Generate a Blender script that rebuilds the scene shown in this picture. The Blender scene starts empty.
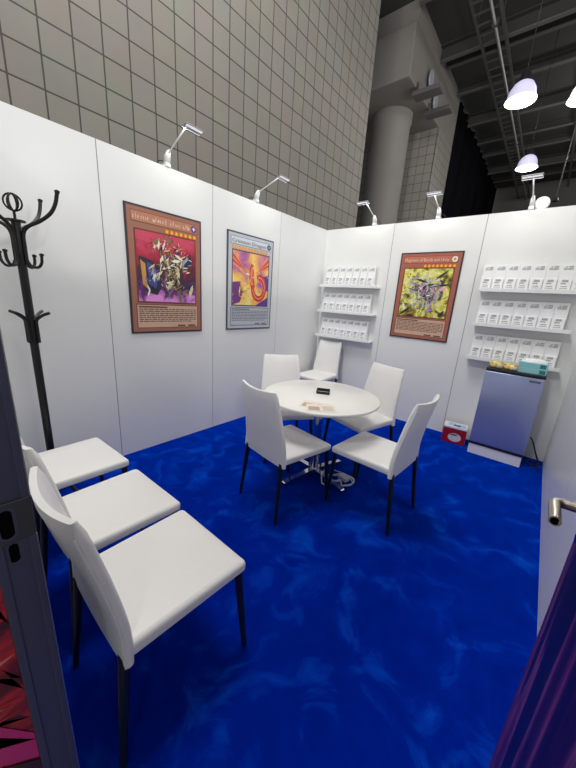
import bpy, bmesh, math, random
from mathutils import Vector, Matrix
random.seed(7)
S = bpy.context.scene
C = S.collection
PI = math.pi

# ------------------------------------------------------------------ materials
def rgb(r, g, b):
    f = lambda c: ((c/255)/12.92 if c/255 <= .04045 else ((c/255+.055)/1.055)**2.4)
    return (f(r), f(g), f(b), 1)

def mat(name, col, rough=.5, metal=0, spec=.5, noise=None, bump=None, emit=None, coat=0, alpha=1, transmission=0):
    m = bpy.data.materials.new(name); m.use_nodes = True
    nt = m.node_tree; b = nt.nodes['Principled BSDF']
    b.inputs['Base Color'].default_value = col
    b.inputs['Roughness'].default_value = rough
    b.inputs['Metallic'].default_value = metal
    b.inputs['Specular IOR Level'].default_value = spec
    b.inputs['Coat Weight'].default_value = coat
    b.inputs['Alpha'].default_value = alpha
    b.inputs['Transmission Weight'].default_value = transmission
    if emit:
        b.inputs['Emission Color'].default_value = emit[0]
        b.inputs['Emission Strength'].default_value = emit[1]
    tc = nt.nodes.new('ShaderNodeTexCoord')
    if noise:                       # (scale, amount): slight mottling of the colour
        n = nt.nodes.new('ShaderNodeTexNoise'); n.inputs['Scale'].default_value = noise[0]; n.inputs['Detail'].default_value = 4
        nt.links.new(tc.outputs['Object'], n.inputs['Vector'])
        mx = nt.nodes.new('ShaderNodeMix'); mx.data_type = 'RGBA'
        mx.inputs[6].default_value = tuple(c*(1-noise[1]) for c in col[:3])+(1,)
        mx.inputs[7].default_value = tuple(min(1, c*(1+noise[1])) for c in col[:3])+(1,)
        nt.links.new(n.outputs['Fac'], mx.inputs[0]); nt.links.new(mx.outputs[2], b.inputs['Base Color'])
    if bump:
        n = nt.nodes.new('ShaderNodeTexNoise'); n.inputs['Scale'].default_value = bump[0]; n.inputs['Detail'].default_value = 6
        nt.links.new(tc.outputs['Object'], n.inputs['Vector'])
        bp = nt.nodes.new('ShaderNodeBump'); bp.inputs['Strength'].default_value = bump[1]; bp.inputs['Distance'].default_value = .01
        nt.links.new(n.outputs['Fac'], bp.inputs['Height']); nt.links.new(bp.outputs['Normal'], b.inputs['Normal'])
    return m

def ramp(nt, stops, interp='LINEAR'):
    r = nt.nodes.new('ShaderNodeValToRGB'); r.color_ramp.interpolation = interp
    e = r.color_ramp.elements
    e[0].position, e[0].color = stops[0]; e[1].position, e[1].color = stops[-1]
    for p_, c_ in stops[1:-1]:
        k = e.new(p_); k.color = c_
    return r

M = {}
M['panel'] = mat('white_laminate', rgb(230, 231, 229), .27, noise=(3, .012), spec=.5)
M['seam'] = mat('panel_seam', rgb(128, 130, 138), .5, noise=(20, .05))
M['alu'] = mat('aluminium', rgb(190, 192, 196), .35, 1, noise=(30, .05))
M['leather'] = mat('white_leather', rgb(232, 231, 229), .42, bump=(220, .08), noise=(4, .015))
M['leg'] = mat('charcoal_metal', rgb(44, 46, 56), .32, .6, noise=(30, .1))
M['white'] = mat('white_plastic', rgb(236, 237, 238), .4, noise=(8, .01))
M['tabletop'] = mat('white_table_laminate', rgb(233, 232, 228), .28, noise=(6, .01), coat=.2)
M['chrome'] = mat('chrome', rgb(205, 207, 212), .12, 1, noise=(30, .04))
M['steel'] = mat('brushed_nickel', rgb(190, 182, 170), .28, 1, noise=(80, .08))
M['black'] = mat('black_metal', rgb(12, 12, 14), .42, .1, noise=(30, .1))
M['blackplastic'] = mat('black_plastic', rgb(22, 22, 25), .45, noise=(30, .1))
M['print'] = mat('grey_print', rgb(164, 166, 170), .6, noise=(150, .2))
M['acrylic'] = mat('frosted_acrylic', rgb(226, 229, 232), .25, noise=(9, .02), alpha=.55)
M['jamb'] = mat('dark_aluminium', rgb(66, 67, 90), .42, .25, noise=(40, .08))
M['strike'] = mat('strike_plate_metal', rgb(58, 57, 62), .45, .2, noise=(60, .12))
M['hole'] = mat('hole_black', rgb(4, 4, 5), .9, spec=.05, noise=(10, .1))
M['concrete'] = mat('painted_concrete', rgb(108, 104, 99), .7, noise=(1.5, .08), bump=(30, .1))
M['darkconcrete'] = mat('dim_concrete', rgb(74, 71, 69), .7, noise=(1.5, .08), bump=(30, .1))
M['hallfloor'] = mat('hall_floor_concrete', rgb(120, 118, 116), .6, noise=(2, .1))
M['deck'] = mat('ceiling_deck', rgb(46, 45, 44), .8, noise=(.7, .2))
M['joist'] = mat('joist_paint', rgb(80, 78, 77), .7, noise=(2, .1))
M['traymetal'] = mat('galvanised_tray', rgb(72, 71, 70), .5, .3, noise=(5, .1))
M['conduit'] = mat('shiny_conduit', rgb(150, 148, 144), .5, .7, noise=(5, .1))
M['lens'] = mat('lamp_lens', rgb(250, 248, 255), .4, noise=(5, .01), emit=((.95, .93, 1, 1), 3))
M['refractor'] = mat('lit_lamp_reflector', rgb(190, 186, 215), .3, noise=(5, .01), emit=((.70, .68, .92, 1), .5))
M['rim'] = mat('lamp_rim', rgb(225, 225, 235), .3, noise=(5, .02), emit=((.9, .9, 1, 1), .7))
M['led'] = mat('led_strip', rgb(250, 250, 250), .4, noise=(5, .01), emit=((1, .98, .94, 1), .5))
M['armhead'] = mat('silver_lamp_head', rgb(150, 151, 160), .4, .3, noise=(20, .05))
M['armwhite'] = mat('white_painted_metal', rgb(225, 228, 226), .35, noise=(20, .03))
M['teal'] = mat('teal_carton', rgb(140, 200, 206), .4, noise=(14, .12))
M['tealdark'] = mat('dark_teal_patch', rgb(40, 118, 122), .45, noise=(14, .1))
M['tissue'] = mat('white_tissue', rgb(240, 243, 243), .8, noise=(20, .02))
M['red'] = mat('red_carton', rgb(150, 14, 30), .4, noise=(12, .25))
M['oval'] = mat('pale_oval', rgb(205, 200, 206), .5, noise=(40, .2))
M['blueprint'] = mat('pale_blue_print', rgb(142, 190, 220), .5, noise=(18, .2))
M['cartontop'] = mat('pale_carton_top', rgb(216, 214, 220), .5, noise=(18, .12))
M['navy'] = mat('navy_print', rgb(52, 62, 92), .5, noise=(18, .2))
M['paper'] = mat('cream_paper', rgb(228, 218, 205), .7, noise=(18, .05))
M['paperprint'] = mat('tan_print', rgb(178, 160, 146), .7, noise=(60, .2))
M['cord'] = mat('white_cord', rgb(222, 222, 226), .45, noise=(20, .02))
M['fridgewhite'] = mat('white_enamel', rgb(226, 227, 231), .35, noise=(8, .01))
M['fridgedoor'] = mat('silver_door', rgb(160, 170, 206), .28, .6, noise=(3, .03))
M['gold'] = mat('gold_emblem', rgb(250, 196, 60), .4, noise=(30, .12))
M['orange'] = mat('orange_emblem', rgb(232, 128, 30), .4, noise=(30, .12))

def snack():
    m = mat('yellow_wrapper', rgb(226, 186, 60), .3)
    nt = m.node_tree; b = nt.nodes['Principled BSDF']; tc = nt.nodes.new('ShaderNodeTexCoord')
    n = nt.nodes.new('ShaderNodeTexNoise'); n.inputs['Scale'].default_value = 26
    r = ramp(nt, [(.35, rgb(150, 96, 40)), (.43, rgb(222, 182, 60)), (.53, rgb(236, 212, 120)), (.60, rgb(236, 230, 214))])
    nt.links.new(tc.outputs['Object'], n.inputs['Vector']); nt.links.new(n.outputs['Fac'], r.inputs[0]); nt.links.new(r.outputs[0], b.inputs['Base Color'])
    return m
M['snack'] = snack()

def carpet():
    m = mat('blue_carpet', rgb(0, 40, 190), .95, spec=.0)
    nt = m.node_tree; b = nt.nodes['Principled BSDF']; tc = nt.nodes.new('ShaderNodeTexCoord')
    w = nt.nodes.new('ShaderNodeTexNoise'); w.inputs['Scale'].default_value = 2.2; w.inputs['Detail'].default_value = 2
    nt.links.new(tc.outputs['Object'], w.inputs['Vector'])
    ad = nt.nodes.new('ShaderNodeMix'); ad.data_type = 'RGBA'; ad.blend_type = 'LINEAR_LIGHT'; ad.inputs[0].default_value = .5
    nt.links.new(tc.outputs['Object'], ad.inputs[6]); nt.links.new(w.outputs['Color'], ad.inputs[7])
    n = nt.nodes.new('ShaderNodeTexNoise'); n.inputs['Scale'].default_value = 4.6; n.inputs['Detail'].default_value = 7; n.inputs['Roughness'].default_value = .55
    nt.links.new(ad.outputs[2], n.inputs['Vector'])
    r = ramp(nt, [(.30, (.0002, .010, .24, 1)), (.52, (.0003, .015, .30, 1)), (.60, (.001, .032, .40, 1)), (.74, (.003, .07, .54, 1))])
    nt.links.new(n.outputs['Fac'], r.inputs[0])
    nt.links.new(r.outputs[0], b.inputs['Base Color'])
    f = nt.nodes.new('ShaderNodeTexNoise'); f.inputs['Scale'].default_value = 420
    nt.links.new(tc.outputs['Object'], f.inputs['Vector'])
    bp = nt.nodes.new('ShaderNodeBump'); bp.inputs['Strength'].default_value = .5; bp.inputs['Distance'].default_value = .006
    nt.links.new(f.outputs['Fac'], bp.inputs['Height']); nt.links.new(bp.outputs['Normal'], b.inputs['Normal'])
    b.inputs['Sheen Weight'].default_value = .8; b.inputs['Sheen Roughness'].default_value = .45
    b.inputs['Sheen Tint'].default_value = (.0, .13, 1, 1)
    return m
M['carpet'] = carpet()

def tiles(name, col, line, size, axes, off=(0, 0)):
    """square stack-bond blocks, axes picks which object coordinates run along and up the wall"""
    m = mat(name, col, .75); nt = m.node_tree; b = nt.nodes['Principled BSDF']
    tc = nt.nodes.new('ShaderNodeTexCoord'); sp = nt.nodes.new('ShaderNodeSeparateXYZ'); cb = nt.nodes.new('ShaderNodeCombineXYZ')
    nt.links.new(tc.outputs['Object'], sp.inputs[0])
    for i, a in enumerate(axes):
        s = nt.nodes.new('ShaderNodeMath'); s.operation = 'SUBTRACT'; s.inputs[1].default_value = off[i]
        nt.links.new(sp.outputs[a], s.inputs[0]); nt.links.new(s.outputs[0], cb.inputs[i])
    br = nt.nodes.new('ShaderNodeTexBrick'); br.offset = 0; br.squash = 1
    br.inputs['Scale'].default_value = 1; br.inputs['Brick Width'].default_value = size; br.inputs['Row Height'].default_value = size
    br.inputs['Mortar Size'].default_value = size*.030; br.inputs['Mortar Smooth'].default_value = .2; br.inputs['Bias'].default_value = 0
    br.inputs['Color1'].default_value = tuple(c*.96 for c in col[:3])+(1,); br.inputs['Color2'].default_value = tuple(c*1.04 for c in col[:3])+(1,)
    br.inputs['Mortar'].default_value = line
    nt.links.new(cb.outputs[0], br.inputs['Vector'])
    n = nt.nodes.new('ShaderNodeTexNoise'); n.inputs['Scale'].default_value = 2.5; n.inputs['Detail'].default_value = 5
    nt.links.new(tc.outputs['Object'], n.inputs['Vector'])
    mx = nt.nodes.new('ShaderNodeMix'); mx.data_type = 'RGBA'; mx.blend_type = 'MULTIPLY'; mx.inputs[0].default_value = .25
    nt.links.new(br.outputs['Color'], mx.inputs[6]); nt.links.new(n.outputs['Color'], mx.inputs[7])
    nt.links.new(mx.outputs[2], b.inputs['Base Color'])
    bp = nt.nodes.new('ShaderNodeBump'); bp.inputs['Strength'].default_value = .5; bp.inputs['Distance'].default_value = .01; bp.invert = True
    nt.links.new(br.outputs['Fac'], bp.inputs['Height']); nt.links.new(bp.outputs['Normal'], b.inputs['Normal'])
    return m
M['cmu'] = tiles('scored_block', rgb(122, 118, 110), rgb(58, 55, 50), .248, (1, 2), (-3.229+.248*8, 3.057))
M['cmux'] = tiles('scored_block_return', rgb(132, 128, 121), rgb(78, 74, 69), .248, (0, 2), (-1, 3.057))

def stripes(name, stops, scale, axis, rough=.2, distort=1.5, coat=.6):
    m = mat(name, stops[0][1], rough, coat=coat); nt = m.node_tree; b = nt.nodes['Principled BSDF']
    tc = nt.nodes.new('ShaderNodeTexCoord'); mp = nt.nodes.new('ShaderNodeMapping')
    sc = [.35, .35, .35]; sc[axis] = scale; mp.inputs['Scale'].default_value = sc
    n = nt.nodes.new('ShaderNodeTexNoise'); n.inputs['Scale'].default_value = 1; n.inputs['Detail'].default_value = 4; n.inputs['Distortion'].default_value = distort
    r = ramp(nt, stops)
    nt.links.new(tc.outputs['Object'], mp.inputs[0]); nt.links.new(mp.outputs[0], n.inputs['Vector']); nt.links.new(n.outputs['Fac'], r.inputs[0]); nt.links.new(r.outputs[0], b.inputs['Base Color'])
    return m
M['purplefilm'] = stripes('purple_print_gloss_streaks', [(.28, rgb(10, 5, 26)), (.42, rgb(38, 12, 48)), (.50, rgb(92, 34, 80)), (.535, rgb(120, 66, 110)), (.56, rgb(30, 11, 50)), (.75, rgb(12, 6, 32))], 11, 0, .3, .2, .15)  # gloss reflections painted into the purple print as streaks
M['drape'] = stripes('black_drape', [(.3, rgb(4, 4, 6)), (.7, rgb(15, 14, 19))], 9, 1, .95, 0, 0)
M['drape'].node_tree.nodes['Principled BSDF'].inputs['Specular IOR Level'].default_value = .05

def cells(name, stops, scale, rough=.4, stretch=(1, 1, 1), rot=(0, 0, 0)):
    m = mat(name, stops[0][1], rough); nt = m.node_tree; b = nt.nodes['Principled BSDF']
    tc = nt.nodes.new('ShaderNodeTexCoord'); mp = nt.nodes.new('ShaderNodeMapping'); mp.inputs['Scale'].default_value = stretch; mp.inputs['Rotation'].default_value = rot
    n = nt.nodes.new('ShaderNodeTexNoise'); n.inputs['Scale'].default_value = scale; n.inputs['Detail'].default_value = 5; n.inputs['Distortion'].default_value = .8
    r = ramp(nt, stops)
    nt.links.new(tc.outputs['Object'], mp.inputs[0]); nt.links.new(mp.outputs[0], n.inputs['Vector']); nt.links.new(n.outputs['Fac'], r.inputs[0]); nt.links.new(r.outputs[0], b.inputs['Base Color'])
    return m
M['redprint'] = cells('red_swirl_print', [(.25, rgb(26, 8, 12)), (.40, rgb(96, 16, 24)), (.52, rgb(168, 36, 36)), (.60, rgb(128, 28, 44)), (.68, rgb(40, 16, 26)), (.8, rgb(196, 110, 104))], 5, .35, (1, 1, 2.5), (.5, 0, 0))
M['magenta'] = mat('magenta_print', rgb(170, 36, 104), .4, noise=(9, .15))
M['darkprint'] = mat('dark_maroon_print', rgb(52, 16, 26), .4, noise=(9, .2))
M['salmonprint'] = mat('salmon_print', rgb(190, 110, 104), .4, noise=(14, .2))
M['brightred'] = mat('scarlet_print', rgb(160, 30, 32), .4, noise=(14, .3))

# poster inks
M['edgeblack'] = mat('poster_edge', rgb(48, 44, 58), .4, noise=(10, .05))
M['brown'] = mat('russet_border', rgb(160, 106, 84), .38, noise=(9, .07))
M['browndark'] = mat('russet_dark_line', rgb(104, 56, 44), .45, noise=(9, .07))  # dark russet ink for printed outlines and shapes
M['brownlight'] = mat('russet_title_band', rgb(186, 126, 100), .4, noise=(9, .06))
M['tan'] = mat('tan_text_panel', rgb(206, 170, 146), .5, noise=(9, .05))
M['ink'] = mat('dark_ink', rgb(88, 62, 54), .6, noise=(90, .3))
M['titleink'] = mat('pale_title_ink', rgb(224, 200, 174), .5, noise=(60, .1))
M['orangeborder'] = mat('orange_brown_border', rgb(168, 96, 78), .4, noise=(9, .07))
M['orangeband'] = mat('orange_title_band', rgb(190, 108, 86), .4, noise=(9, .06))
M['silver'] = mat('silver_border', rgb(192, 196, 204), .35, noise=(9, .06))
M['silverlight'] = mat('silver_title_band', rgb(212, 217, 222), .35, noise=(6, .06))
M['slate'] = mat('slate_line', rgb(70, 74, 92), .45, noise=(9, .07))
M['greyink'] = mat('grey_ink', rgb(108, 112, 124), .6, noise=(90, .3))
M['greytext'] = mat('grey_text_panel', rgb(186, 190, 198), .45, noise=(9, .05))
def vgrad(name, stops, scale=3.0, amount=.5):
    """vertical blend of inks (object Z from -.5 to .5) broken by noise"""
    m = mat(name, stops[0][1], .35); nt = m.node_tree; b = nt.nodes['Principled BSDF']
    tc = nt.nodes.new('ShaderNodeTexCoord'); sp = nt.nodes.new('ShaderNodeSeparateXYZ'); nt.links.new(tc.outputs['Object'], sp.inputs[0])
    n = nt.nodes.new('ShaderNodeTexNoise'); n.inputs['Scale'].default_value = scale; n.inputs['Detail'].default_value = 7; n.inputs['Distortion'].default_value = 1.0
    nt.links.new(tc.outputs['Object'], n.inputs['Vector'])
    a = nt.nodes.new('ShaderNodeMath'); a.operation = 'MULTIPLY_ADD'; a.inputs[1].default_value = amount; nt.links.new(n.outputs['Fac'], a.inputs[0])
    s = nt.nodes.new('ShaderNodeMath'); s.operation = 'MULTIPLY_ADD'; s.inputs[1].default_value = 1.5; s.inputs[2].default_value = .5-amount/2
    nt.links.new(sp.outputs[2], s.inputs[0]); nt.links.new(s.outputs[0], a.inputs[2])
    r = ramp(nt, stops); nt.links.new(a.outputs[0], r.inputs[0]); nt.links.new(r.outputs[0], b.inputs['Base Color'])
    return m
M['art_crimson'] = vgrad('crimson_violet_art', [(.12, rgb(232, 150, 222)), (.26, rgb(120, 50, 132)), (.42, rgb(54, 36, 66)), (.56, rgb(92, 24, 50)), (.74, rgb(176, 34, 64)), (.9, rgb(206, 70, 98))], 9, .7)
M['art_yellow'] = cells('yellow_olive_art', [(.3, rgb(46, 44, 34)), (.40, rgb(120, 112, 44)), (.47, rgb(208, 200, 70)), (.53, rgb(238, 234, 150)), (.60, rgb(196, 190, 74)), (.70, rgb(84, 80, 48))], 8)
M['art_flame'] = cells('flame_art', [(.28, rgb(120, 70, 150)), (.40, rgb(190, 110, 160)), (.48, rgb(240, 176, 96)), (.58, rgb(250, 216, 120)), (.72, rgb(248, 232, 180))], 3.2)
for nm, c in dict(bone=(214, 208, 168), olive=(132, 122, 74), ivory=(240, 234, 214), dusk=(46, 40, 62), cobalt=(62, 88, 170), lilac=(166, 140, 206), violet=(98, 62, 150), amber=(206, 150, 74),
                  scarlet=(214, 58, 46), salmon=(238, 140, 118), plum=(120, 60, 130), grey=(140, 142, 140), charcoal=(50, 50, 52), ash=(196, 196, 190), skyink=(150, 176, 206), lemon=(240, 232, 110), pink=(236, 160, 190)).items():
    M[nm] = mat(nm+'_ink', rgb(*c), .35, noise=(30, .16))

# ------------------------------------------------------------------ mesh building
class MB:
    def __init__(s): s.bm = bmesh.new(); s.mats = []
    def mi(s, m):
        if m not in s.mats: s.mats.append(m)
        return s.mats.index(m)
    def box(s, lo, hi, m, bevel=0, seg=2, mtx=None):
        r = bmesh.ops.create_cube(s.bm, size=1); vs = r['verts']
        for v in vs:
            v.co = Vector([(lo[i]+hi[i])/2+v.co[i]*(hi[i]-lo[i]) for i in range(3)])
        fs = set(f for v in vs for f in v.link_faces)
        if bevel:
            es = set(e for v in vs for e in v.link_edges)
            r = bmesh.ops.bevel(s.bm, geom=list(es), offset=bevel, segments=seg, affect='EDGES', profile=.5)
            vs = list(set(vs) & set(s.bm.verts)) + r['verts']; vs = [v for v in set(vs) if v.is_valid]
            fs = set(f for v in vs for f in v.link_faces)
        k = s.mi(m)
        for f in fs: f.material_index = k
        if mtx:
            for v in set(v for f in fs for v in f.verts): v.co = mtx @ v.co
        return s
    def ring(s, pts): return [s.bm.verts.new(p) for p in pts]
    def loft(s, rings, m, cap=True, closed=True, smooth=True):
        k = s.mi(m); R = [s.ring(r) for r in rings]; n = len(R[0])
        for a, b in zip(R, R[1:]):
            for i in range(n if closed else n-1):
                j = (i+1) % n
                f = s.bm.faces.new((a[i], a[j], b[j], b[i])); f.material_index = k; f.smooth = smooth
        if cap:
            for q in (R[0][::-1], R[-1]):
                f = s.bm.faces.new(q); f.material_index = k
        return s
    def tube(s, path, rad, m, n=10):
        path = [Vector(p) for p in path]; rads = rad if isinstance(rad, (list, tuple)) else [rad]*len(path)
        rings = []; ref = None
        for i, p in enumerate(path):
            d = (path[min(i+1, len(path)-1)]-path[max(i-1, 0)]).normalized()
            if ref is None: ref = Vector((1, 0, 0)) if abs(d.x) < .8 else Vector((0, 1, 0))
            u = (ref-d*ref.dot(d)).normalized(); ref = u; w = d.cross(u)
            rings.append([p+(u*math.cos(2*PI*k/n)+w*math.sin(2*PI*k/n))*rads[i] for k in range(n)])
        return s.loft(rings, m)
    def lathe(s, prof, m, c=(0, 0, 0), n=40, cap=False):
        rings = [[(c[0]+r*math.cos(2*PI*k/n), c[1]+r*math.sin(2*PI*k/n), c[2]+z) for k in range(n)] for r, z in prof]
        return s.loft(rings, m, cap=cap)
    def poly(s, pts, m, thick=None, nrm=None):
        """flat outline given thickness along nrm"""
        k = s.mi(m)
        if thick is None:
            f = s.bm.faces.new(s.ring(pts)); f.material_index = k; return s
        nrm = Vector(nrm); a = s.ring(pts); b = s.ring([Vector(p)+nrm*thick for p in pts])
        for q in (a[::-1], b):
            f = s.bm.faces.new(q); f.material_index = k
        for i in range(len(a)):
            j = (i+1) % len(a); f = s.bm.faces.new((a[i], a[j], b[j], b[i])); f.material_index = k
        return s
    def build(s, name, parent=None, loc=None, rz=0, smooth=False):
        me = bpy.data.meshes.new(name)
        bmesh.ops.recalc_face_normals(s.bm, faces=s.bm.faces[:])
        if smooth:
            for f in s.bm.faces: f.smooth = True
        s.bm.to_mesh(me); s.bm.free()
        for m in s.mats: me.materials.append(m)
        if smooth: me.set_sharp_from_angle(angle=math.radians(38))
        o = bpy.data.objects.new(name, me); C.objects.link(o)
        if parent: o.parent = parent
        if loc: o.location = loc
        o.rotation_euler.z = rz
        return o

def tag(o, label, cat, group=None):
    o['label'] = label; o['category'] = cat
    if group: o['group'] = group
    return o
def thing(name, label, cat, loc=(0, 0, 0), rz=0, group=None):
    o = bpy.data.objects.new(name, None); C.objects.link(o); o.location = loc; o.rotation_euler.z = rz
    o.empty_display_size = .1
    return tag(o, label, cat, group)
def struct(o): o['kind'] = 'structure'; return o
def dup(root, loc, rz, label):
    r = root.copy(); C.objects.link(r); r.location = loc; r.rotation_euler.z = rz; r['label'] = label
    for ch in list(root.children):
        c = ch.copy(); C.objects.link(c); c.parent = r
        for g in list(ch.children):
            d = g.copy(); C.objects.link(d); d.parent = c
    return r
def curve_pts(ctrl, n=10):
    """Catmull-Rom through the control points"""
    P = [Vector(p) for p in ctrl]; P = [P[0]*2-P[1]]+P+[P[-1]*2-P[-2]]; out = []
    for i in range(1, len(P)-2):
        for k in range(n):
            t = k/n; a, b, c, d = P[i-1:i+3]
            out.append(.5*((2*b)+(c-a)*t+(2*a-5*b+4*c-d)*t*t+(3*b-a-3*c+d)*t**3))
    return out+[P[-2]]

# ------------------------------------------------------------------ the setting
H = 2.474
b = MB(); b.box((0, -4.02, -.02), (3, 0, 0), M['carpet']); struct(b.build('floor'))
b = MB(); b.box((-1.5, -20, -.06), (16, 18.5, -.021), M['hallfloor']); struct(b.build('floor_hall'))

def panel_wall(name, axis, n0, n1, at, out, seams):
    """panels standing between seams along axis; inner face at `at`, thickness going towards out"""
    b = MB(); es = [n0]+list(seams)+[n1]; t = .04*out
    for a, c in zip(es, es[1:]):
        g0 = .003 if a != n0 else 0; g1 = .003 if c != n1 else 0
        lo, hi = sorted((at, at+t))
        if axis == 'y': b.box((lo, a+g0, 0), (hi, c-g1, H), M['panel'])
        else: b.box((a+g0, lo, 0), (c-g1, hi, H), M['panel'])
    lo, hi = sorted((at+.004*out, at+.036*out))
    for q in seams:
        if axis == 'y': b.box((lo, q-.0029, .001), (hi, q+.0029, H-.003), M['seam'])
        else: b.box((q-.0029, lo, .001), (q+.0029, hi, H-.003), M['seam'])
    return struct(b.build(name))
panel_wall('wall_left', 'y', -4.0, 0, 0, -1, (-3, -2, -1))
panel_wall('wall_back', 'x', -.04, 3.04, 0, 1, (1, 2))
panel_wall('wall_right', 'y', -4.0, 0, 3, 1, (-2.85, -1.85, -.9))
panel_wall('wall_front', 'x', 0, 1.98, -3.955, -1, (1,))

# hall shell beyond the booth
XW = -1.0
b = MB(); b.box((XW-.3, -14, -.02), (XW, 2.6, 8.2), M['cmu']); struct(b.build('wall_hall'))
b = MB()                                                    # pier at the far side of the niche
b.box((XW-2.5, 6.9, -.02), (XW-.002, 8.5, 6.7), M['cmux']); struct(b.build('wall_pier'))
b = MB(); b.box((XW-.02, 6.9, -.02), (XW, 8.5, 6.7), M['cmu']); struct(b.build('trim_1'))
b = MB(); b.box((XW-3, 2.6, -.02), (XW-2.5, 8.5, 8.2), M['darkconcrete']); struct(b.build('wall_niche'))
b = MB(); b.box((XW-2.5, 4.33, 6.7), (XW, 8.5, 7.72), M['concrete'], .02); struct(b.build('beam'))
b = MB(); b.box((XW-2.5, 4.45, 7.72), (XW-.01, 8.5, 8.2), M['concrete']); struct(b.build('beam_upper'))
b = MB(); b.lathe([(.52, 0), (.52, 6.45), (.55, 6.5), (.55, 6.7)], M['concrete'], (-1.95, 5.72, 0), 48, True); struct(b.build('column', smooth=True))
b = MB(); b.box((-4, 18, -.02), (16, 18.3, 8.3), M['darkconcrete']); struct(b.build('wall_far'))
b = MB(); b.box((-4, -20, 8.2), (16, 18.3, 8.35), M['deck'])
struct(b.build('ceiling'))
# joists and purlins run across the hall
k = 0
for y in (1.2, 2.6, 4.35, 6.2, 6.72, 8.12, 9.9, 11.75, 13.05, 14.8, 16.4):
    b = MB(); w = .055; d = .20 if k % 3 else .32
    b.box((XW, y-w, 8.2-d), (16, y+w, 8.2-d+.03), M['joist'])
    b.box((XW, y-.02, 8.2-d+.03), (16, y+.02, 8.2), M['deck'])
    b.box((XW, y-.14, 8.17), (16, y+.14, 8.2), M['deck'])
    k += 1
    struct(b.build('beam_joist'))
for x in (2.05, 4.3):
    b = MB(); b.box((x-.03, -2, 7.83), (x+.03, 18, 7.87), M['joist']); struct(b.build('beam_purlin'))

# drape beyond the pier
b = MB()
ys = [8.5+i*.06 for i in range(int((17.9-8.5)/.06)+1)]
prof = [(XW-.06+.05*math.sin(y*9.3)+.03*math.sin(y*23), y) for y in ys]
b.loft([[(x, y, z) for x, y in prof]+[(x-.02, y, z) for x, y in prof[::-1]] for z in (0, 2, 4, 6, 8.15)], M['drape'])
tag(b.build('drape'), 'tall black drape hanging from the ceiling beyond the block pier', 'curtain')

# cable tray + conduit
t = thing('cable_tray', 'ladder cable tray running under the dark hall ceiling', 'cable tray', (.12, 0, 7.5))
for x in (0, .48):
    b = MB(); b.box((x-.02, -1, 0), (x+.02, 17.9, .1), M['traymetal']); b.build('rail', t)
for i in range(58):
    b = MB(); b.box((.02, -.8+i*.32, .02), (.46, -.76+i*.32, .05), M['traymetal']); b.build('rung', t)
for y in (1, 5, 9, 13, 17):
    for x in (0, .48):
        b = MB(); b.box((x-.008, y-.008, .1), (x+.008, y+.008, .699), M['traymetal']); b.build('hanger', t)
b = MB(); b.tube([(.355, -1, -.05), (.355, 17.9, -.05)], .03, M['conduit'], 10); cd = b.build('conduit', t, smooth=True); cd['label'] = 'shiny metal conduit under the tray'
for y in (2, 5.0, 8, 11, 14, 17): b = MB(); b.box((.30, y-.03, -.09), (.41, y+.03, .02), M['traymetal']); b.build('clamp', cd)

# things on the far concrete
def flood(label, y0, y1):  # flat floodlight bracketed under the concrete beam
    t = thing('floodlight', label, 'floodlight', (XW, (y0+y1)/2, 6.49), group='flat floodlights under the concrete beam')
    h = (y1-y0)/2
    b = MB(); b.box((-.04, -h, .0), (.61, h, .10), M['darkconcrete'], .012); b.build('housing', t)
    b = MB(); b.box((-.035, -.05, .10), (-.012, .05, .211), M['traymetal'], .004); b.box((.0002, -.05, .10), (.012, .05, .33), M['traymetal'], .002); b.build('bracket', t)
    b = MB(); b.box((.612, -h+.01, .01), (.618, h-.01, .09), M['joist']); b.build('end_cap', t)
flood('nearer of two dark flat floodlights under the concrete beam', 4.72, 5.04)
flood('farther of two dark flat floodlights, beside the block pier', 5.68, 5.98)
def dish(label, y, z):
    t = thing('wall_dish', label, 'dish', (XW, y, z), group='round dishes on the concrete beam')
    b = MB(); b.lathe([(.02, 0), (.2, .03), (.22, .06), (.2, .075), (.02, .05)], M['armhead'], (0, 0, 0), 28, True)
    for v in b.bm.verts: v.co = Vector((v.co.z+.03, v.co.x*.7, v.co.y*.9))
    b.build('bowl', t, smooth=True)
    b = MB(); b.tube([(0, 0, 0), (.04, 0, 0)], .02, M['traymetal']); b.build('stem', t)
dish('round pale dish high on the concrete beam, above both floodlights', 5.5, 7.17)
dish('round pale dish on the concrete beam, between the two floodlights', 6.05, 6.93)

# hanging high-bay lamps
def highbay(label, loc):
    t = thing('pendant_lamp', label, 'pendant lamp', loc, group='hall pendant lamps')
    b = MB(); b.lathe([(.10, .27), (.15, .235), (.20, .15), (.232, 0), (.224, 0), (.192, .147), (.144, .226), (.098, .26)], M['refractor'], n=40); b.build('reflector', t, smooth=True)
    b = MB(); b.lathe([(.230, .012), (.243, .006), (.243, -.01), (.224, -.012), (.224, .0)], M['rim'], n=40); b.build('rim', t, smooth=True)
    b = MB(); b.lathe([(.001, -.07), (.10, -.06), (.18, -.03), (.222, .0), (.18, .03), (.001, .04)], M['lens'], n=32); b.build('lens', t, smooth=True)
    b = MB(); b.lathe([(.001, .258), (.11, .268), (.10, .32), (.07, .40), (.03, .42), (.001, .425)], M['blackplastic'], n=28); b.build('ballast_housing', t, smooth=True)
    b = MB(); b.tube([(0, 0, .42), (0, 0, 8.19-loc[2])], .006, M['blackplastic'], 8); b.build('suspension_rod', t)
    return t
LZ = 5.2
highbay('round pendant lamp, largest in view above the back wall', (1.48, 3.62, LZ))
highbay('smaller round pendant lamp, lower and farther along the cable tray', (1.43, 6.88, LZ))
highbay('glowing pendant lamp cut off by the right edge of the photo', (2.37, 4.10, LZ))
t = thing('hanging_cable', 'thin grey cable hanging beyond the right end of the back wall', 'cable', (2.16, 8, 4.62))
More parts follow.
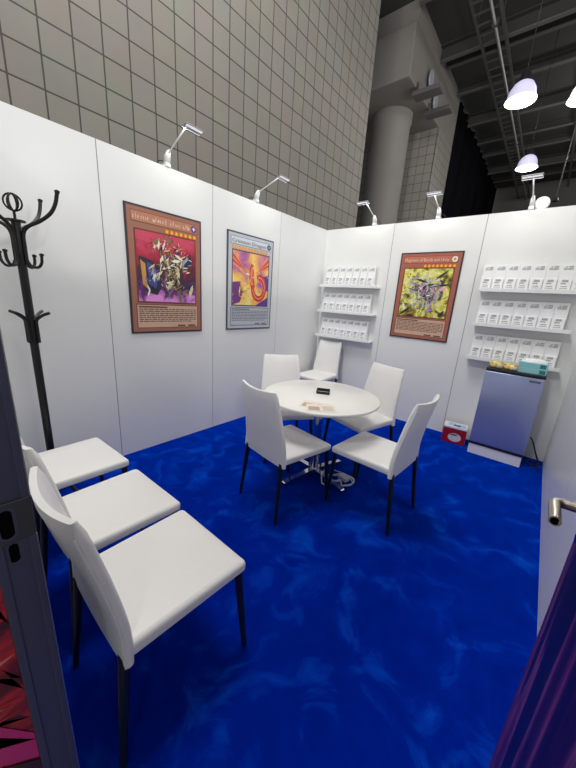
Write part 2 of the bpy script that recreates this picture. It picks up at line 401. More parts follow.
b = MB(); b.tube([(.03, 0, 3.57), (0, 0, .06)], .014, M['traymetal'], 8); b.build('cord', t)
b = MB(); b.lathe([(.001, .1), (.04, .09), (.07, .02), (.09, 0), (.001, -.03)], M['blackplastic'], n=20); b.build('end_fitting', t, smooth=True)

# ------------------------------------------------------------------ door frame, door, outside graphic
t = thing('door_frame', 'dark metal door post with strike plate at the left foreground', 'door frame', (2.04, -3.945, 0)); t['kind'] = 'structure'
b = MB(); b.box((-.058, -.062, 0), (-.004, 0, H+.02), M['jamb'], .003)
b.box((-.006, -.062, 0), (0, -.048, H+.02), M['jamb'], .0015)
b.box((-.006, -.012, 0), (0, 0, H+.02), M['jamb'], .0015); b.build('post', t)
b = MB(); b.box((-.004, -.058, 1.008), (.0025, .001, 1.092), M['strike'], .002)
A = lambda d: math.radians(d)
def slot(z0, z1, y0, y1, x):
    r = (y1-y0)/2; cy = (y0+y1)/2; out = []
    for i in range(13): a = PI*i/12; out.append((x, cy+r*math.cos(a), z1-r+r*math.sin(a)))
    for i in range(13): a = PI+PI*i/12; out.append((x, cy+r*math.cos(a), z0+r+r*math.sin(a)))
    return out
pl_ = b.build('strike_plate', t)
b = MB(); b.box((-.004, -.0005, .0), (.0005, .0015, 1.007), M['alu']); b.box((-.004, -.0005, 1.093), (.0005, .0015, H), M['alu']); b.build('edge_highlight', t)  # pale strip added as the bright highlight along the post edge
b = MB(); b.poly(slot(1.016, 1.084, -.051, -.024, .0026), M['jamb'], .0003, (1, 0, 0)); b.build('slot_rim', pl_)
b = MB(); b.poly(slot(1.021, 1.079, -.048, -.029, .003), M['hole'], .0006, (1, 0, 0)); b.build('latch_hole', pl_)
b = MB(); b.poly(slot(.962, 1.002, -.042, -.028, -.0035), M['hole'], .0006, (1, 0, 0)); b.build('screw_slot', t)

t = thing('graphic_panel', 'red and magenta printed panel outside the door post, lower left corner', 'sign panel', (2.02, -4.0, 0))
b = MB(); b.box((-.03, -.6, 0), (.018, -.0074, H), M['redprint']); b.build('board', t)
b = MB(); rg = random.Random(5); lay = .0182
for i in range(150):
    y = -.008-rg.random()*.30; z = rg.uniform(.05, 1.25); a = A(rg.gauss(150, 28)); L_ = rg.uniform(.03, .13); wd = L_*rg.uniform(.06, .2)
    c_, s_ = math.cos(a), math.sin(a); m = rg.choice(['brightred', 'darkprint', 'redprint', 'redprint', 'brightred', 'redprint', 'salmonprint'])
    pts = [(y+u*c_-w_*s_, z+u*s_+w_*c_) for u, w_ in ((-L_, 0), (-.3*L_, wd), (.5*L_, wd*.6), (L_, 0), (.3*L_, -wd*.7))]
    pts = [(min(yy, -.0076), zz) for yy, zz in pts]
    b.poly([(lay, yy, zz) for yy, zz in pts], M[m], .0001, (1, 0, 0)); lay += .000008
for pts, m in [([(-.0076, .52), (-.06, .62), (-.16, .70), (-.20, .62), (-.10, .54), (-.0076, .44)], 'magenta'), ([(-.0076, .50), (-.06, .585), (-.15, .65), (-.06, .55)], 'salmonprint'),
               ([(-.0076, .43), (-.07, .50), (-.18, .52), (-.08, .45), (-.0076, .40)], 'darkprint')]:
    b.poly([(.0197, y, z) for y, z in pts], M[m], .0003, (1, 0, 0))
b.build('printed_shapes', t)

dx = Vector((2.875-2.955, -3.08+3.965, 0)).normalized(); ang = math.atan2(dx.y, dx.x)
d = bpy.data.objects.new('door_1', None); C.objects.link(d); d.location = (2.955, -3.965, 0); d.rotation_euler.z = ang; struct(d)
d['label'] = 'open door leaf with glossy purple print at the right foreground'
b = MB(); b.box((0, -.036, .008), (.886, -.0012, 2.46), M['purplefilm'], .002); b.build('leaf', d)
b = MB(); b.box((.012, -.001, .012), (.8855, .0006, 2.45), M['purplefilm']); b.build('printed_film', d)
h = MB(); zc = 1.06
hx = .835
h.tube(curve_pts([(hx, .004, zc), (hx, .045, zc), (hx-.003, .060, zc), (hx-.013, .068, zc), (hx-.05, .072, zc), (hx-.095, .0765, zc)], 6), .0115, M['steel'], 18)
hd = h.build('door_handle', d, smooth=True); hd['label'] = 'brushed metal lever handle'
b = MB(); b.lathe([(.001, .006), (.024, .006), (.026, .004), (.026, 0)], M['steel'], n=24, cap=True)
for v in b.bm.verts: v.co = Vector((hx+v.co.x, .001+v.co.z, zc+v.co.y))
b.build('rose', hd, smooth=True)
b = MB(); b.tube([(hx-.0952, .0765, zc), (hx-.0956, .0765, zc)], .0085, M['hole'], 14); b.build('end_opening', hd)
b = MB(); b.tube([(hx, 0, zc-.075), (hx, .012, zc-.075)], .012, M['chrome'], 16); b.build('lock_cylinder', d, smooth=True)

# ------------------------------------------------------------------ chairs
def chair_parts(t):
    # seat: soft slab, wider at the front, with rounded rims
    b = MB(); rings = []
    def outline(inset, z, droop=0):
        hw_r, hw_f, y0, y1, r = .212-inset, .228-inset, -.225+inset, .235-inset, .016
        out = []
        cs = [(hw_f-r, y1-r, 0), (-(hw_f-r), y1-r, 90), (-(hw_r-r*.5), y0+r*.5, 180), (hw_r-r*.5, y0+r*.5, 270)]
        for cx, cy, a0 in cs:
            rr = r if a0 < 180 else r*.5
            for i in range(5):
                a = math.radians(a0+i*22.5); x = cx+rr*math.cos(a); y = cy+rr*math.sin(a)
                out.append((x, y, z-droop*max(0, (y-.12)/.11)**2))
        return out
    for ins, z, dr in [(.02, .417, .0), (.006, .419, .002), (.001, .425, .004), (0, .436, .006), (0, .454, .008), (.002, .463, .010), (.007, .469, .011), (.02, .4725, .012), (.09, .476, .005)]:
        rings.append(outline(ins, z, dr))
    b.loft(rings, M['leather']); b.build('seat', t, smooth=True)
    # backrest: hollow-curved sheet leaning back, thick soft rim
    b = MB(); NV = 14; sec = []
    for iv in range(NV+1):
        v = iv/NV; z = .405+.512*v
        yc = -.222-.005*v-.090*max(0, (v-.18)/.82)**1.3
        hw = .220-.038*v; th = .0165
        cv = .004+.024*v                                # hollow grows towards the top
        if iv == NV: th *= .55; hw -= .006
        if iv == 0: th *= .8
        ring = []
        NU = 12
        def cy(u): return yc+cv*(u*u-.35)
        for iu in range(NU+1):
            u = -1+2*iu/NU; ring.append((u*(hw-th*.6), cy(u)+th, z+.010*u*u*v))
        for a in (60, 30, 0, -30, -60):
            ring.append((hw-th*.6+th*.75*math.cos(math.radians(a)), cy(1)+th*math.sin(math.radians(a)), z+.01*v))
        for iu in range(NU+1):
            u = 1-2*iu/NU; ring.append((u*(hw-th*.6), cy(u)-th, z+.010*u*u*v))
        for a in (240, 210, 180, 150, 120):
            ring.append((-(hw-th*.6)+th*.75*math.cos(math.radians(a)), cy(-1)+th*math.sin(math.radians(a)), z+.01*v))
        sec.append(ring)
    top = [(x*.985, y+( -.0) , z+.007) for x, y, z in sec[-1]]
    cyv = sum(p[1] for p in top)/len(top)
    b.loft(sec, M['leather']); bk = b.build('backrest', t, smooth=True)
    # welt along the side rims
    for s in (1, -1):
        w = MB(); path = []
        for iv in range(NV):
            v = iv/NV; z = .41+.502*v; yc = -.222-.005*v-.090*max(0, (v-.18)/.82)**1.3; cv = .004+.024*v
            path.append((s*(.220-.038*v-.0005), yc+cv*.65-.0125, z+.009*v))
        w.tube(path, .0032, M['leather'], 6); w.build('welt', bk, smooth=True)
    for sx in (1, -1):
        for (y0, y1, x0, x1) in ((.208, .238, .203, .224), (-.224, -.268, .190, .215)):
            b = MB(); b.tube([(sx*x1, y1, 0), (sx*x1, y1, .006), (sx*(x0+(x1-x0)*.5), (y0+y1)/2, .21), (sx*x0, y0, .43)], [.011, .0115, .0145, .017], M['leg'], 12)
            b.build('leg', t, smooth=True)
G = 'white leather chairs'
A = lambda d: math.radians(d)
c0 = thing('chair', 'nearest white leather chair in the row along the front wall', 'chair', (1.770, -3.567, 0), 0, G)
chair_parts(c0)
dup(c0, (1.272, -3.552, 0), A(1), 'middle white leather chair of the front row of three')
dup(c0, (.695, -3.553, 0), A(2), 'white leather chair farthest along the front row, beside the coat stand')
dup(c0, (1.42, -2.38, 0), A(-9), 'white chair at the round table with its back to the camera')
dup(c0, (1.945, -2.0, 0), A(86), 'white chair on the right of the round table, in front of the fridge')
dup(c0, (1.55, -1.465, 0), A(163), 'white chair behind the round table, below the yellow-green poster')
dup(c0, (.925, -1.83, 0), A(-127), 'white chair on the far left of the round table')
dup(c0, (.315, -.40, 0), A(180), 'white chair standing apart in the back corner under the shelves')

# ------------------------------------------------------------------ table
TC = (1.41, -1.967)
t = thing('round_table', 'round white table with a chrome cross base in the middle of the booth', 'table', (TC[0], TC[1], 0))
b = MB(); b.lathe([(.001, .712), (.44, .712), (.464, .716), (.470, .722), (.472, .73), (.470, .737), (.464, .74), (.001, .74)], M['tabletop'], n=72); b.build('tabletop', t, smooth=True)
b = MB(); b.lathe([(.035, .06), (.035, .66), (.10, .69), (.11, .711)], M['chrome'], n=28, cap=True); b.build('column', t, smooth=True)
b = MB(); b.lathe([(.0395, .02), (.042, .05), (.036, .075), (.031, .085)], M['chrome'], n=28, cap=True); b.build('hub', t, smooth=True)
for a in (78, 168, 258, 348):
    q = Matrix.Rotation(A(a), 4, 'Z')
    b = MB(); b.loft([[(x, -w, z0), (x, w, z0), (x, w*.9, z1), (x, -w*.9, z1)] for x, w, z0, z1 in ((.03, .026, .016, .062), (.2, .024, .014, .050), (.335, .022, .012, .034), (.345, .018, .014, .030))], M['chrome'], smooth=False)
    for v in b.bm.verts: v.co = q @ v.co
    lg = b.build('leg', t)
    b = MB(); b.lathe([(.014, 0), (.016, .006), (.010, .0135)], M['blackplastic'], tuple(q @ Vector((.32, 0, 0))), 14, True); b.build('foot', lg, smooth=True)
# card holder on the table
t = thing('card_holder', 'small black card holder on the round white table', 'card holder', (1.405, -1.935, .7402), A(28))
b = MB(); b.box((-.055, -.028, 0), (.055, .028, .008), M['blackplastic'], .002); b.build('base', t)
b = MB(); b.box((-.055, .012, .006), (.055, .02, .04), M['blackplastic'], .002); b.box((-.055, -.028, .006), (.055, -.022, .022), M['blackplastic'], .002)
b.box((-.055, -.026, .006), (-.049, .018, .03), M['blackplastic']); b.box((.049, -.026, .006), (.055, .018, .03), M['blackplastic']); b.build('tray', t)
b = MB(); b.box((-.045, -.014, .0085), (.045, .006, .018), M['print'], .001); b.build('cards', t)
def leaflet(label, loc, rz):
    t = thing('leaflet', label, 'leaflet', loc, rz, 'leaflets on the table')
    b = MB(); b.box((-.105, -.074, 0), (.105, .074, .0012), M['paper']); b.build('sheet', t)
    b = MB()
    b.box((-.09, -.06, .0012), (-.01, .02, .0015), M['paperprint'])
    for i in range(5): b.box((.01, -.05+i*.02, .0012), (.09, -.043+i*.02, .0015), M['paperprint'])
    b.build('printed_area', t)
leaflet('cream printed leaflet, lower one, under the other on the table edge', (1.535, -2.235, .7402), A(20))
leaflet('cream printed leaflet lying on top of the other, nearer the right', (1.60, -2.258, .7418), A(38))

# white cord coil below the table
t = thing('extension_cord', 'coiled white extension cord on the carpet below the round table', 'extension cord', (1.63, -1.925, 0))
b = MB(); pts = []
for i in range(70):
    a = i*.19; r = .105+.025*math.sin(i*.37)
    pts.append((r*1.0*math.cos(a)+.012*math.sin(i*.21), r*1.15*math.sin(a), .012+.004*math.sin(i*.9)+.006*(i/70)))
arm0, armd = Vector((-.22, -.042)), Vector((math.cos(A(348)), math.sin(A(348))))
pts = [(x, y, z+.058 if abs((Vector((x, y))-arm0).cross(armd)) < .05 else z) for x, y, z in pts]
pts += [(.02, .125, .02), (-.05, .135, .012), (-.11, .13, .010)]
b.tube(curve_pts(pts, 3), .0048, M['cord'], 8); b.build('cable', t, smooth=True)
b = MB(); b.box((-.04, .04, .002), (.05, .095, .038), M['cord'], .006); b.build('socket_block', t, rz=A(-15))
bpy.context.view_layer.update()

# ------------------------------------------------------------------ shelves and boxes
def shelf(label, x0, x1, z):
    t = thing('wall_shelf', label, 'shelf', (x0, 0, z), group='white display shelves on the back wall')
    L_ = x1-x0
    b = MB(); b.box((0, -.13, -.018), (L_, -.0005, 0), M['white'], .001); b.build('board', t)
    b = MB(); b.box((0, -.136, -.018), (L_, -.13, .018), M['white'], .001); b.build('front_lip', t)
    return t
def box_parts(t):
    # wedge-shaped white card box with a small step in front
    b = MB(); x0, x1 = -.0523, .0523
    side = [(-.018, 0), (-.018, .258), (-.052, .258), (-.085, 0)]
    a = [(x0, y, z) for y, z in side]; c = [(x1, y, z) for y, z in side]
    b.loft([a, c], M['white'], smooth=False); b.build('case', t)
    b = MB(); side = [(-.0855, .001), (-.0707, .118), (-.0850, .114), (-.102, .001)]
    b.loft([[(-.046, y, z) for y, z in side], [(.046, y, z) for y, z in side]], M['white'], smooth=False); b.build('front_pocket', t)
    def onface(y0, z0, y1, z1, f, off): return (y0+(y1-y0)*f-off, z0+(z1-z0)*f)
    b = MB()                                   # grey title marks at the head
    for f0, f1, xa, xb in ((.775, .805, -.034, .034), (.82, .85, -.034, -.008), (.815, .85, -.002, .036), (.865, .895, -.022, -.006), (.865, .91, .002, .034)):
        p0 = onface(-.085, 0, -.052, .258, f0, .0006); p1 = onface(-.085, 0, -.052, .258, f1, .0006)
        b.poly([(xa, *p0), (xb, *p0), (xb, *p1), (xa, *p1)], M['print'], .0005, (0, -1, 0))
    b.build('title_marks', t)
    b = MB()                                   # small emblem and lines on the pocket
    for f0, f1, xa, xb in ((.08, .14, -.036, .036), (.24, .29, -.03, .03), (.38, .45, -.024, .024), (.60, .70, -.030, .012), (.76, .95, -.024, .024)):
        p0 = onface(-.102, .001, -.085, .114, f0, .0006); p1 = onface(-.102, .001, -.085, .114, f1, .0006)
        b.poly([(xa, *p0), (xb, *p0), (xb*.9, *p1), (xa*.9, *p1)], M['print'], .0005, (0, -1, 0))
    b.build('emblem_marks', t)
ORD = ['first', 'second', 'third', 'fourth', 'fifth', 'sixth', 'seventh', 'eighth']
proto = None
for side, x0, x1, rows in (('left', .045, .925, ((1.709, .141, .11, 7, 'top'), (1.356, .142, .1085, 7, 'middle'), (.998, .15, .1075, 7, 'bottom'))),
                           ('right', 2.095, 2.905, ((1.712, 2.125, .1055, 8, 'top'), (1.356, 2.161, .1055, 7, 'middle'), (.992, 2.173, .1065, 7, 'bottom')))):
    place = 'in the corner left of the yellow-green poster' if side == 'left' else 'above the fridge'
    for z, xs, pitch, n, row in rows:
        shelf('%s white shelf of the three %s' % (row, place), x0, min(x1, 2.96), z)
        for i in range(n):
            lab = '%s white boxed display from the left on the %s shelf %s' % (ORD[i], row, 'in the back corner' if side == 'left' else 'above the fridge')
            loc = (xs+pitch*i, 0, z+.0004)
            if proto is None:
                proto = thing('display_box', lab, 'display box', loc, 0, 'white boxed displays on the shelves'); box_parts(proto)
            else: dup(proto, loc, 0, lab)

# ------------------------------------------------------------------ posters (plain stand-ins for card art)
def star_pts(cx, cz, r, n=5):
    out = []
    for i in range(n*2):
        a = PI/2+i*PI/n; rr = r if i % 2 == 0 else r*.45
        out.append((cx+rr*math.cos(a), cz+rr*math.sin(a)))
    return out
def text_part(s, size, m, t, x, z, width, name, d=.0008):
    cu = bpy.data.curves.new('lettering', 'FONT'); cu.body = s; cu.size = size; cu.extrude = d/2; cu.resolution_u = 3
    tmp = bpy.data.objects.new('lettering', cu); C.objects.link(tmp)
    dg = bpy.context.evaluated_depsgraph_get(); me = bpy.data.meshes.new_from_object(tmp.evaluated_get(dg))
    bpy.data.objects.remove(tmp)
    xs = [v.co.x for v in me.vertices]; k = width/(max(xs)-min(xs))
    for v in me.vertices: v.co = Vector((x+(v.co.x-min(xs))*k, -.0165-v.co.z-d/2, z+v.co.y))
    me.materials.clear(); me.materials.append(m)
    o = bpy.data.objects.new(name, me); C.objects.link(o); o.parent = t; return o
def poster(label, loc, rz, border, band, line, textp, ink, art, stars, starside, shapes, badge, title, titleink, W=.70, HH=1.02, edge='edgeblack'):
    """local frame: x along the wall, -y out of the wall, z up, origin at centre"""
    t = thing('poster', label, 'poster', loc, rz, 'large card posters on the walls')
    w, h = W/2, HH/2
    fl = lambda b, x0, x1, z0, z1, y, m, th=.0008: b.box((x0, -y-th, z0), (x1, -y, z1), M[m])
    b = MB(); b.box((-w, -.012, -h), (w, -.0005, h), M[edge], .001); b.build('backing_board', t)
    b = MB(); fl(b, -w+.016, w-.016, -h+.016, h-.016, .012, border); b.build('border', t)
    b = MB(); fl(b, -w+.045, w-.045, h-.125, h-.045, .0129, line); fl(b, -w+.049, w-.049, h-.121, h-.049, .0137, band); b.build('title_band', t)
    if title: text_part(title, .052, M[titleink], t, -w+.062, h-.105, .50, 'title_lettering')
    else:
        b = MB(); x = -w+.062; rnd = random.Random(3)
        while x < w-.14:                                    # illegible lettering
            hh = .036 if rnd.random() < .18 else .024; ww = .008+.005*rnd.random()
            fl(b, x, x+ww*.5, h-.103, h-.103+hh, .0145, titleink)
            if rnd.random() < .6: fl(b, x+ww*.5, x+ww*1.5, h-.103+(hh-.008)*rnd.choice((0, .5, 1)), h-.096+(hh-.008)*rnd.choice((0, .5, 1)), .0145, titleink)
            x += ww*(2.1 if rnd.random() < .85 else 3.6)
        b.build('title_lettering', t)
    b = MB(); n = 24; cx, cz = w-.082, h-.085
    b.poly([(cx+.030*math.cos(2*PI*i/n), -.0146, cz+.030*math.sin(2*PI*i/n)) for i in range(n)], M[badge[0]], .0008, (0, -1, 0))
    b.poly([(cx+x, -.0154, cz+z) for x, z in star_pts(0, 0, .02, 4)], M[badge[1]], .0006, (0, -1, 0)); b.build('round_badge', t)
    b = MB()
    for i in range(stars):
        sx = (w-.075-i*.0455) if starside == 'r' else (-w+.075+i*.0455)
        b.poly([(sx+.019*math.cos(2*PI*k/16), -.0129, h-.155+.019*math.sin(2*PI*k/16)) for k in range(16)], M['orange'], .0006, (0, -1, 0))
        b.poly([(x, -.0135, z) for x, z in star_pts(sx, h-.155, .0165)], M['gold'], .0006, (0, -1, 0))
    b.build('star_row', t)
    # art window: frame + ground + loose abstract shapes
    a0, a1, z0, z1 = -w+.075, w-.075, -h+.275, h-.185
    b = MB(); fl(b, a0-.012, a1+.012, z0-.012, z1+.012, .0129, line); b.build('art_frame', t)
    g = MB(); fl(g, a0, a1, z0, z1, .0137, art); ag = g.build('art_ground', t)
    b = MB(); aw, ah, ac, az = (a1-a0)/2, (z1-z0)/2, (a0+a1)/2, (z0+z1)/2; lay = .0146
    for pts, m in shapes:
        q = [(ac+max(-1, min(1, x))*aw, az+max(-1, min(1, z))*ah) for x, z in pts]
        b.poly([(x, -lay, z) for x, z in q], M[m], .0002, (0, -1, 0)); lay += .00003
    b.build('art_shapes', ag)
    # text panel with unreadable fine print
    b = MB(); fl(b, -w+.05, w-.05, -h+.045, -h+.25, .0129, line); fl(b, -w+.056, w-.056, -h+.051, -h+.244, .0137, textp); b.build('text_panel', t)
    b = MB(); rnd = random.Random(11)
    fl(b, -w+.07, -w+.33, -h+.222, -h+.234, .0145, ink)
    for r_ in range(7):
        z = -h+.205-r_*.0175; x = -w+.07; end = w-.07-(.22*rnd.random() if r_ == 6 else 0)
        while x < end:
            ww = .014+.04*rnd.random(); fl(b, x, min(end, x+ww), z, z+.0075, .0145, ink); x += ww+.008
    fl(b, w-.27, w-.19, -h+.056, -h+.070, .0145, ink); fl(b, w-.16, w-.08, -h+.056, -h+.070, .0145, ink)
    b.build('fine_print', t)
    return t
def shard(cx, cz, L_, Wd, deg, m):
    a = A(deg); c, s = math.cos(a), math.sin(a)
    P = [(-L_, 0), (-L_*.3, Wd), (L_*.5, Wd*.6), (L_, 0), (L_*.35, -Wd*.8), (-L_*.4, -Wd*.6)]
    return ([(cx+x*c-z*s, cz+x*s+z*c) for x, z in P], m)
rnd = random.Random(21)
def cluster(n, cx, cz, sx, sz, cols, lo=.08, hi=.3, deg=None, spread=180):
    out = []
    for i in range(n):
        x = cx+rnd.gauss(0, sx); z = cz+rnd.gauss(0, sz); L_ = rnd.uniform(lo, hi)
        out.append(shard(x, z, L_, L_*rnd.uniform(.15, .34), (deg if deg is not None else 0)+rnd.uniform(-spread, spread), rnd.choice(cols)))
    return out
def arc_band(cx, cz, r0, r1, d0, d1, m, n=18, sq=1):
    o = [(cx+r0*math.cos(A(d0+(d1-d0)*i/n)), cz+sq*r0*math.sin(A(d0+(d1-d0)*i/n))) for i in range(n+1)]
    q = [(cx+(r1+(r0-r1)*.0)*math.cos(A(d0+(d1-d0)*i/n)), cz+sq*r1*math.sin(A(d0+(d1-d0)*i/n))) for i in range(n+1)]
    return (o+q[::-1], m)
sh1 = [([(-.95, .30), (-.55, .22), (-.25, .0), (-.2, -.5), (-.4, -.8), (-.75, -.72), (-.9, -.3)], 'dusk'), ([(-.9, .2), (-.75, .1), (-.72, -.45), (-.6, -.72), (-.85, -.5)], 'amber'), ([(-.7, .15), (-.45, .05), (-.3, -.3), (-.45, -.6), (-.62, -.5)], 'cobalt'), ([(-.6, .0), (-.45, -.05), (-.4, -.3), (-.52, -.4)], 'skyink')]
sh1 += cluster(16, .10, .05, .20, .30, ['dusk', 'dusk', 'plum'], .12, .34, 65, 60)
sh1 += cluster(60, .10, .02, .26, .32, ['bone', 'olive', 'ivory', 'olive', 'amber', 'dusk'], .06, .22, 60, 70) + cluster(110, .12, .0, .26, .34, ['bone', 'ivory', 'olive', 'dusk', 'amber', 'charcoal'], .03, .10, 60, 80)
sh1 += cluster(12, -.25, .6, .14, .16, ['bone', 'ivory', 'olive'], .06, .2, 70, 40) + cluster(12, .55, .25, .16, .16, ['skyink', 'ivory', 'dusk', 'bone'], .06, .2, 20, 50)
sh1 += cluster(26, -.55, -.3, .1, .22, ['dusk', 'cobalt', 'skyink', 'ivory', 'plum'], .05, .16, 80, 40) + cluster(60, 0, .7, .5, .16, ['pink', 'scarlet', 'browndark', 'dusk'], .02, .07)
sh1 += cluster(16, .35, -.6, .28, .14, ['dusk', 'bone', 'olive', 'violet'], .08, .24, 70, 60)
sh2 = []
for s in (1, -1):
    for i, dg in enumerate((18, 27, 36, 45, 54)):
        c, sn = math.cos(A(dg)), math.sin(A(dg)); L_ = 1.05
        p0 = (s*(.18+.02*i), .28-.02*i)
        sh2.append(([p0, (p0[0]+s*c*L_, p0[1]+sn*L_*.9), (p0[0]+s*math.cos(A(dg-5))*L_*.95, p0[1]+math.sin(A(dg-5))*L_*.86)], 'scarlet' if i % 2 else 'salmon'))
sh2 += [([(-1, -.15), (-.6, -.1), (-.45, -.5), (-.6, -.9), (-1, -1)], 'plum'), ([(1, .25), (.6, .15), (.7, -.3), (1, -.4)], 'violet'), ([(.3, -1), (1, -.65), (1, -1)], 'violet')]
sh2 += [arc_band(.45, -.30, .26, .46, -200, 110, 'scarlet', 30, 1.2), arc_band(.45, -.30, .33, .38, -190, 100, 'salmon', 30, 1.2), ([(-.02, .62), (.14, .55), (.12, .1), (.22, -.28), (.02, -.42), (-.1, .0), (-.12, .4)], 'scarlet'), ([(.0, .5), (.07, .45), (.05, .1), (.1, -.22), (-.02, -.1), (-.06, .25)], 'salmon')]
sh2 += cluster(70, -.05, -.2, .45, .4, ['amber', 'lemon', 'salmon', 'scarlet', 'plum', 'ivory'], .02, .08)
sh2 += cluster(16, -.42, -.35, .24, .26, ['amber', 'lemon', 'salmon', 'gold'], .07, .22, 90, 80) + cluster(10, .1, -.1, .35, .4, ['scarlet', 'salmon', 'ivory'], .05, .14)
sh3 = cluster(20, -.05, .05, .3, .3, ['charcoal', 'grey', 'dusk', 'ash', 'olive'], .15, .4, 20, 60)
sh3 += cluster(22, -.2, .30, .36, .25, ['charcoal', 'grey', 'ash', 'grey', 'olive'], .08, .3, 20, 50) + cluster(18, -.25, -.35, .28, .28, ['ash', 'grey', 'ivory', 'charcoal', 'amber'], .06, .22)
sh3 += cluster(16, .32, -.05, .20, .28, ['lilac', 'lilac', 'violet', 'pink', 'ash', 'skyink'], .08, .24, 60, 60) + cluster(5, .68, .42, .12, .1, ['charcoal', 'dusk', 'browndark'], .1, .24)
sh3 += cluster(170, -.02, .02, .36, .34, ['ash', 'grey', 'charcoal', 'ivory', 'lilac', 'olive', 'violet', 'dusk'], .03, .11) + cluster(40, .32, -.1, .2, .3, ['lilac', 'pink', 'violet', 'skyink', 'ash'], .03, .1)
sh3 += [shard(-.72, -.78, .34, .06, 40, 'charcoal'), shard(.62, .75, .34, .05, 40, 'charcoal'), shard(.3, -.72, .2, .06, 20, 'lilac'), shard(.85, -.8, .16, .06, 60, 'dusk')]
poster('brown-bordered card poster with a crimson picture on the left wall', (0, -2.493, 1.617), PI/2, 'brown', 'brownlight', 'browndark', 'tan', 'ink', 'art_crimson', 7, 'r', sh1, ('violet', 'ivory'), None, 'titleink')
poster('silver-bordered card poster with a red and yellow picture', (0, -1.475, 1.62), PI/2, 'silver', 'silverlight', 'slate', 'greytext', 'greyink', 'art_flame', 12, 'l', sh2, ('dusk', 'skyink'), 'Crimson Dragon', 'greyink', edge='slate')
poster('orange-brown card poster with a yellow-green picture on the back wall', (1.497, 0, 1.614), 0, 'orangeborder', 'orangeband', 'browndark', 'tan', 'ink', 'art_yellow', 8, 'r', sh3, ('ivory', 'olive'), 'Magicians of Bonds and Unity', 'titleink')

# ------------------------------------------------------------------ arm lamps on the wall tops
def arm_lamp(label, loc, rz, reach, rise, hx=.0, disc=False):
    """local -y points into the booth"""
    t = thing('arm_lamp', label, 'lamp', loc, rz, 'white arm lamps clipped on the wall tops')
    b = MB(); b.box((-.022, -.03, 0), (.022, .05, .03), M['armwhite'], .004)
    b.loft([[(x*s, y*s-.0-.05*f, z) for x, y in ((-.02, -.022), (.02, -.022), (.02, .022), (-.02, .022))] for z, s, f in ((.028, 1, 0), (.08, .95, .3), (.115, .55, .75))], M['armwhite']); b.build('clamp', t)
    b = MB(); b.tube([(0, -.03, .095), (0, -reach, rise)], .0055, M['armwhite'], 10); b.build('arm', t, smooth=True)
    e = math.atan2(.10, .05)
    hd = MB(); q = Matrix.Translation((hx, -reach, rise)) @ Matrix.Rotation(A(-14), 4, 'X')
    hd.box((-.078, -.028, -.003), (.078, .034, .010), M['armhead'], .004, mtx=q)
    ho = hd.build('lamp_head', t)
    b = MB(); b.box((-.070, -.022, -.0055), (.070, -.004, -.0033), M['led'], mtx=q); b.build('light_strip', ho)
    b = MB(); b.tube(curve_pts([(.02, .02, .06), (.05, .045, .05), (.055, .06, .02), (.03, .056, -.03)], 6), .004, M['blackplastic'], 6); b.tube(curve_pts([(-.02, .02, .05), (-.05, .05, .04), (-.05, .06, .0), (-.03, .056, -.04)], 6), .004, M['blackplastic'], 6)
    b.build('cable', t, smooth=True)
    if disc:
        b = MB(); b.lathe([(.001, -.02), (.05, -.018), (.062, 0), (.05, .018), (.001, .02)], M['white'], n=24)
        for v in b.bm.verts: v.co = Vector((.075+v.co.x, .02+v.co.z, .055+v.co.y))
        b.build('cable_reel', t, smooth=True)
    l = bpy.data.lights.new('arm_lamp_light', 'AREA'); l.shape = 'RECTANGLE'; l.size = .17; l.size_y = .04; l.energy = 1.1; l.color = (1, .98, .9)
    lo = bpy.data.objects.new('arm_lamp_light', l); C.objects.link(lo); lo.parent = t
    lo.location = q @ Vector((0, .014, -.012)); lo.rotation_euler = (A(30), 0, 0)
    return t
arm_lamp('white arm lamp over the crimson poster, first on the left wall', (-.02, -2.453, H+.0002), PI/2, .30, .225, .06)
arm_lamp('white arm lamp over the silver-bordered poster on the left wall', (-.02, -1.41, H+.0002), PI/2, .335, .195, .06)
arm_lamp('white arm lamp on the back wall nearest the corner, over the shelves', (.717, .02, H+.0002), 0, .30, .195, -.045)
arm_lamp('white arm lamp over the yellow-green poster on the back wall', (1.496, .02, H+.0002), 0, .285, .185)
arm_lamp('white arm lamp on the back wall above the fridge, with a white reel', (2.35, .02, H+.0002), 0, .42, .16, -.01, True)

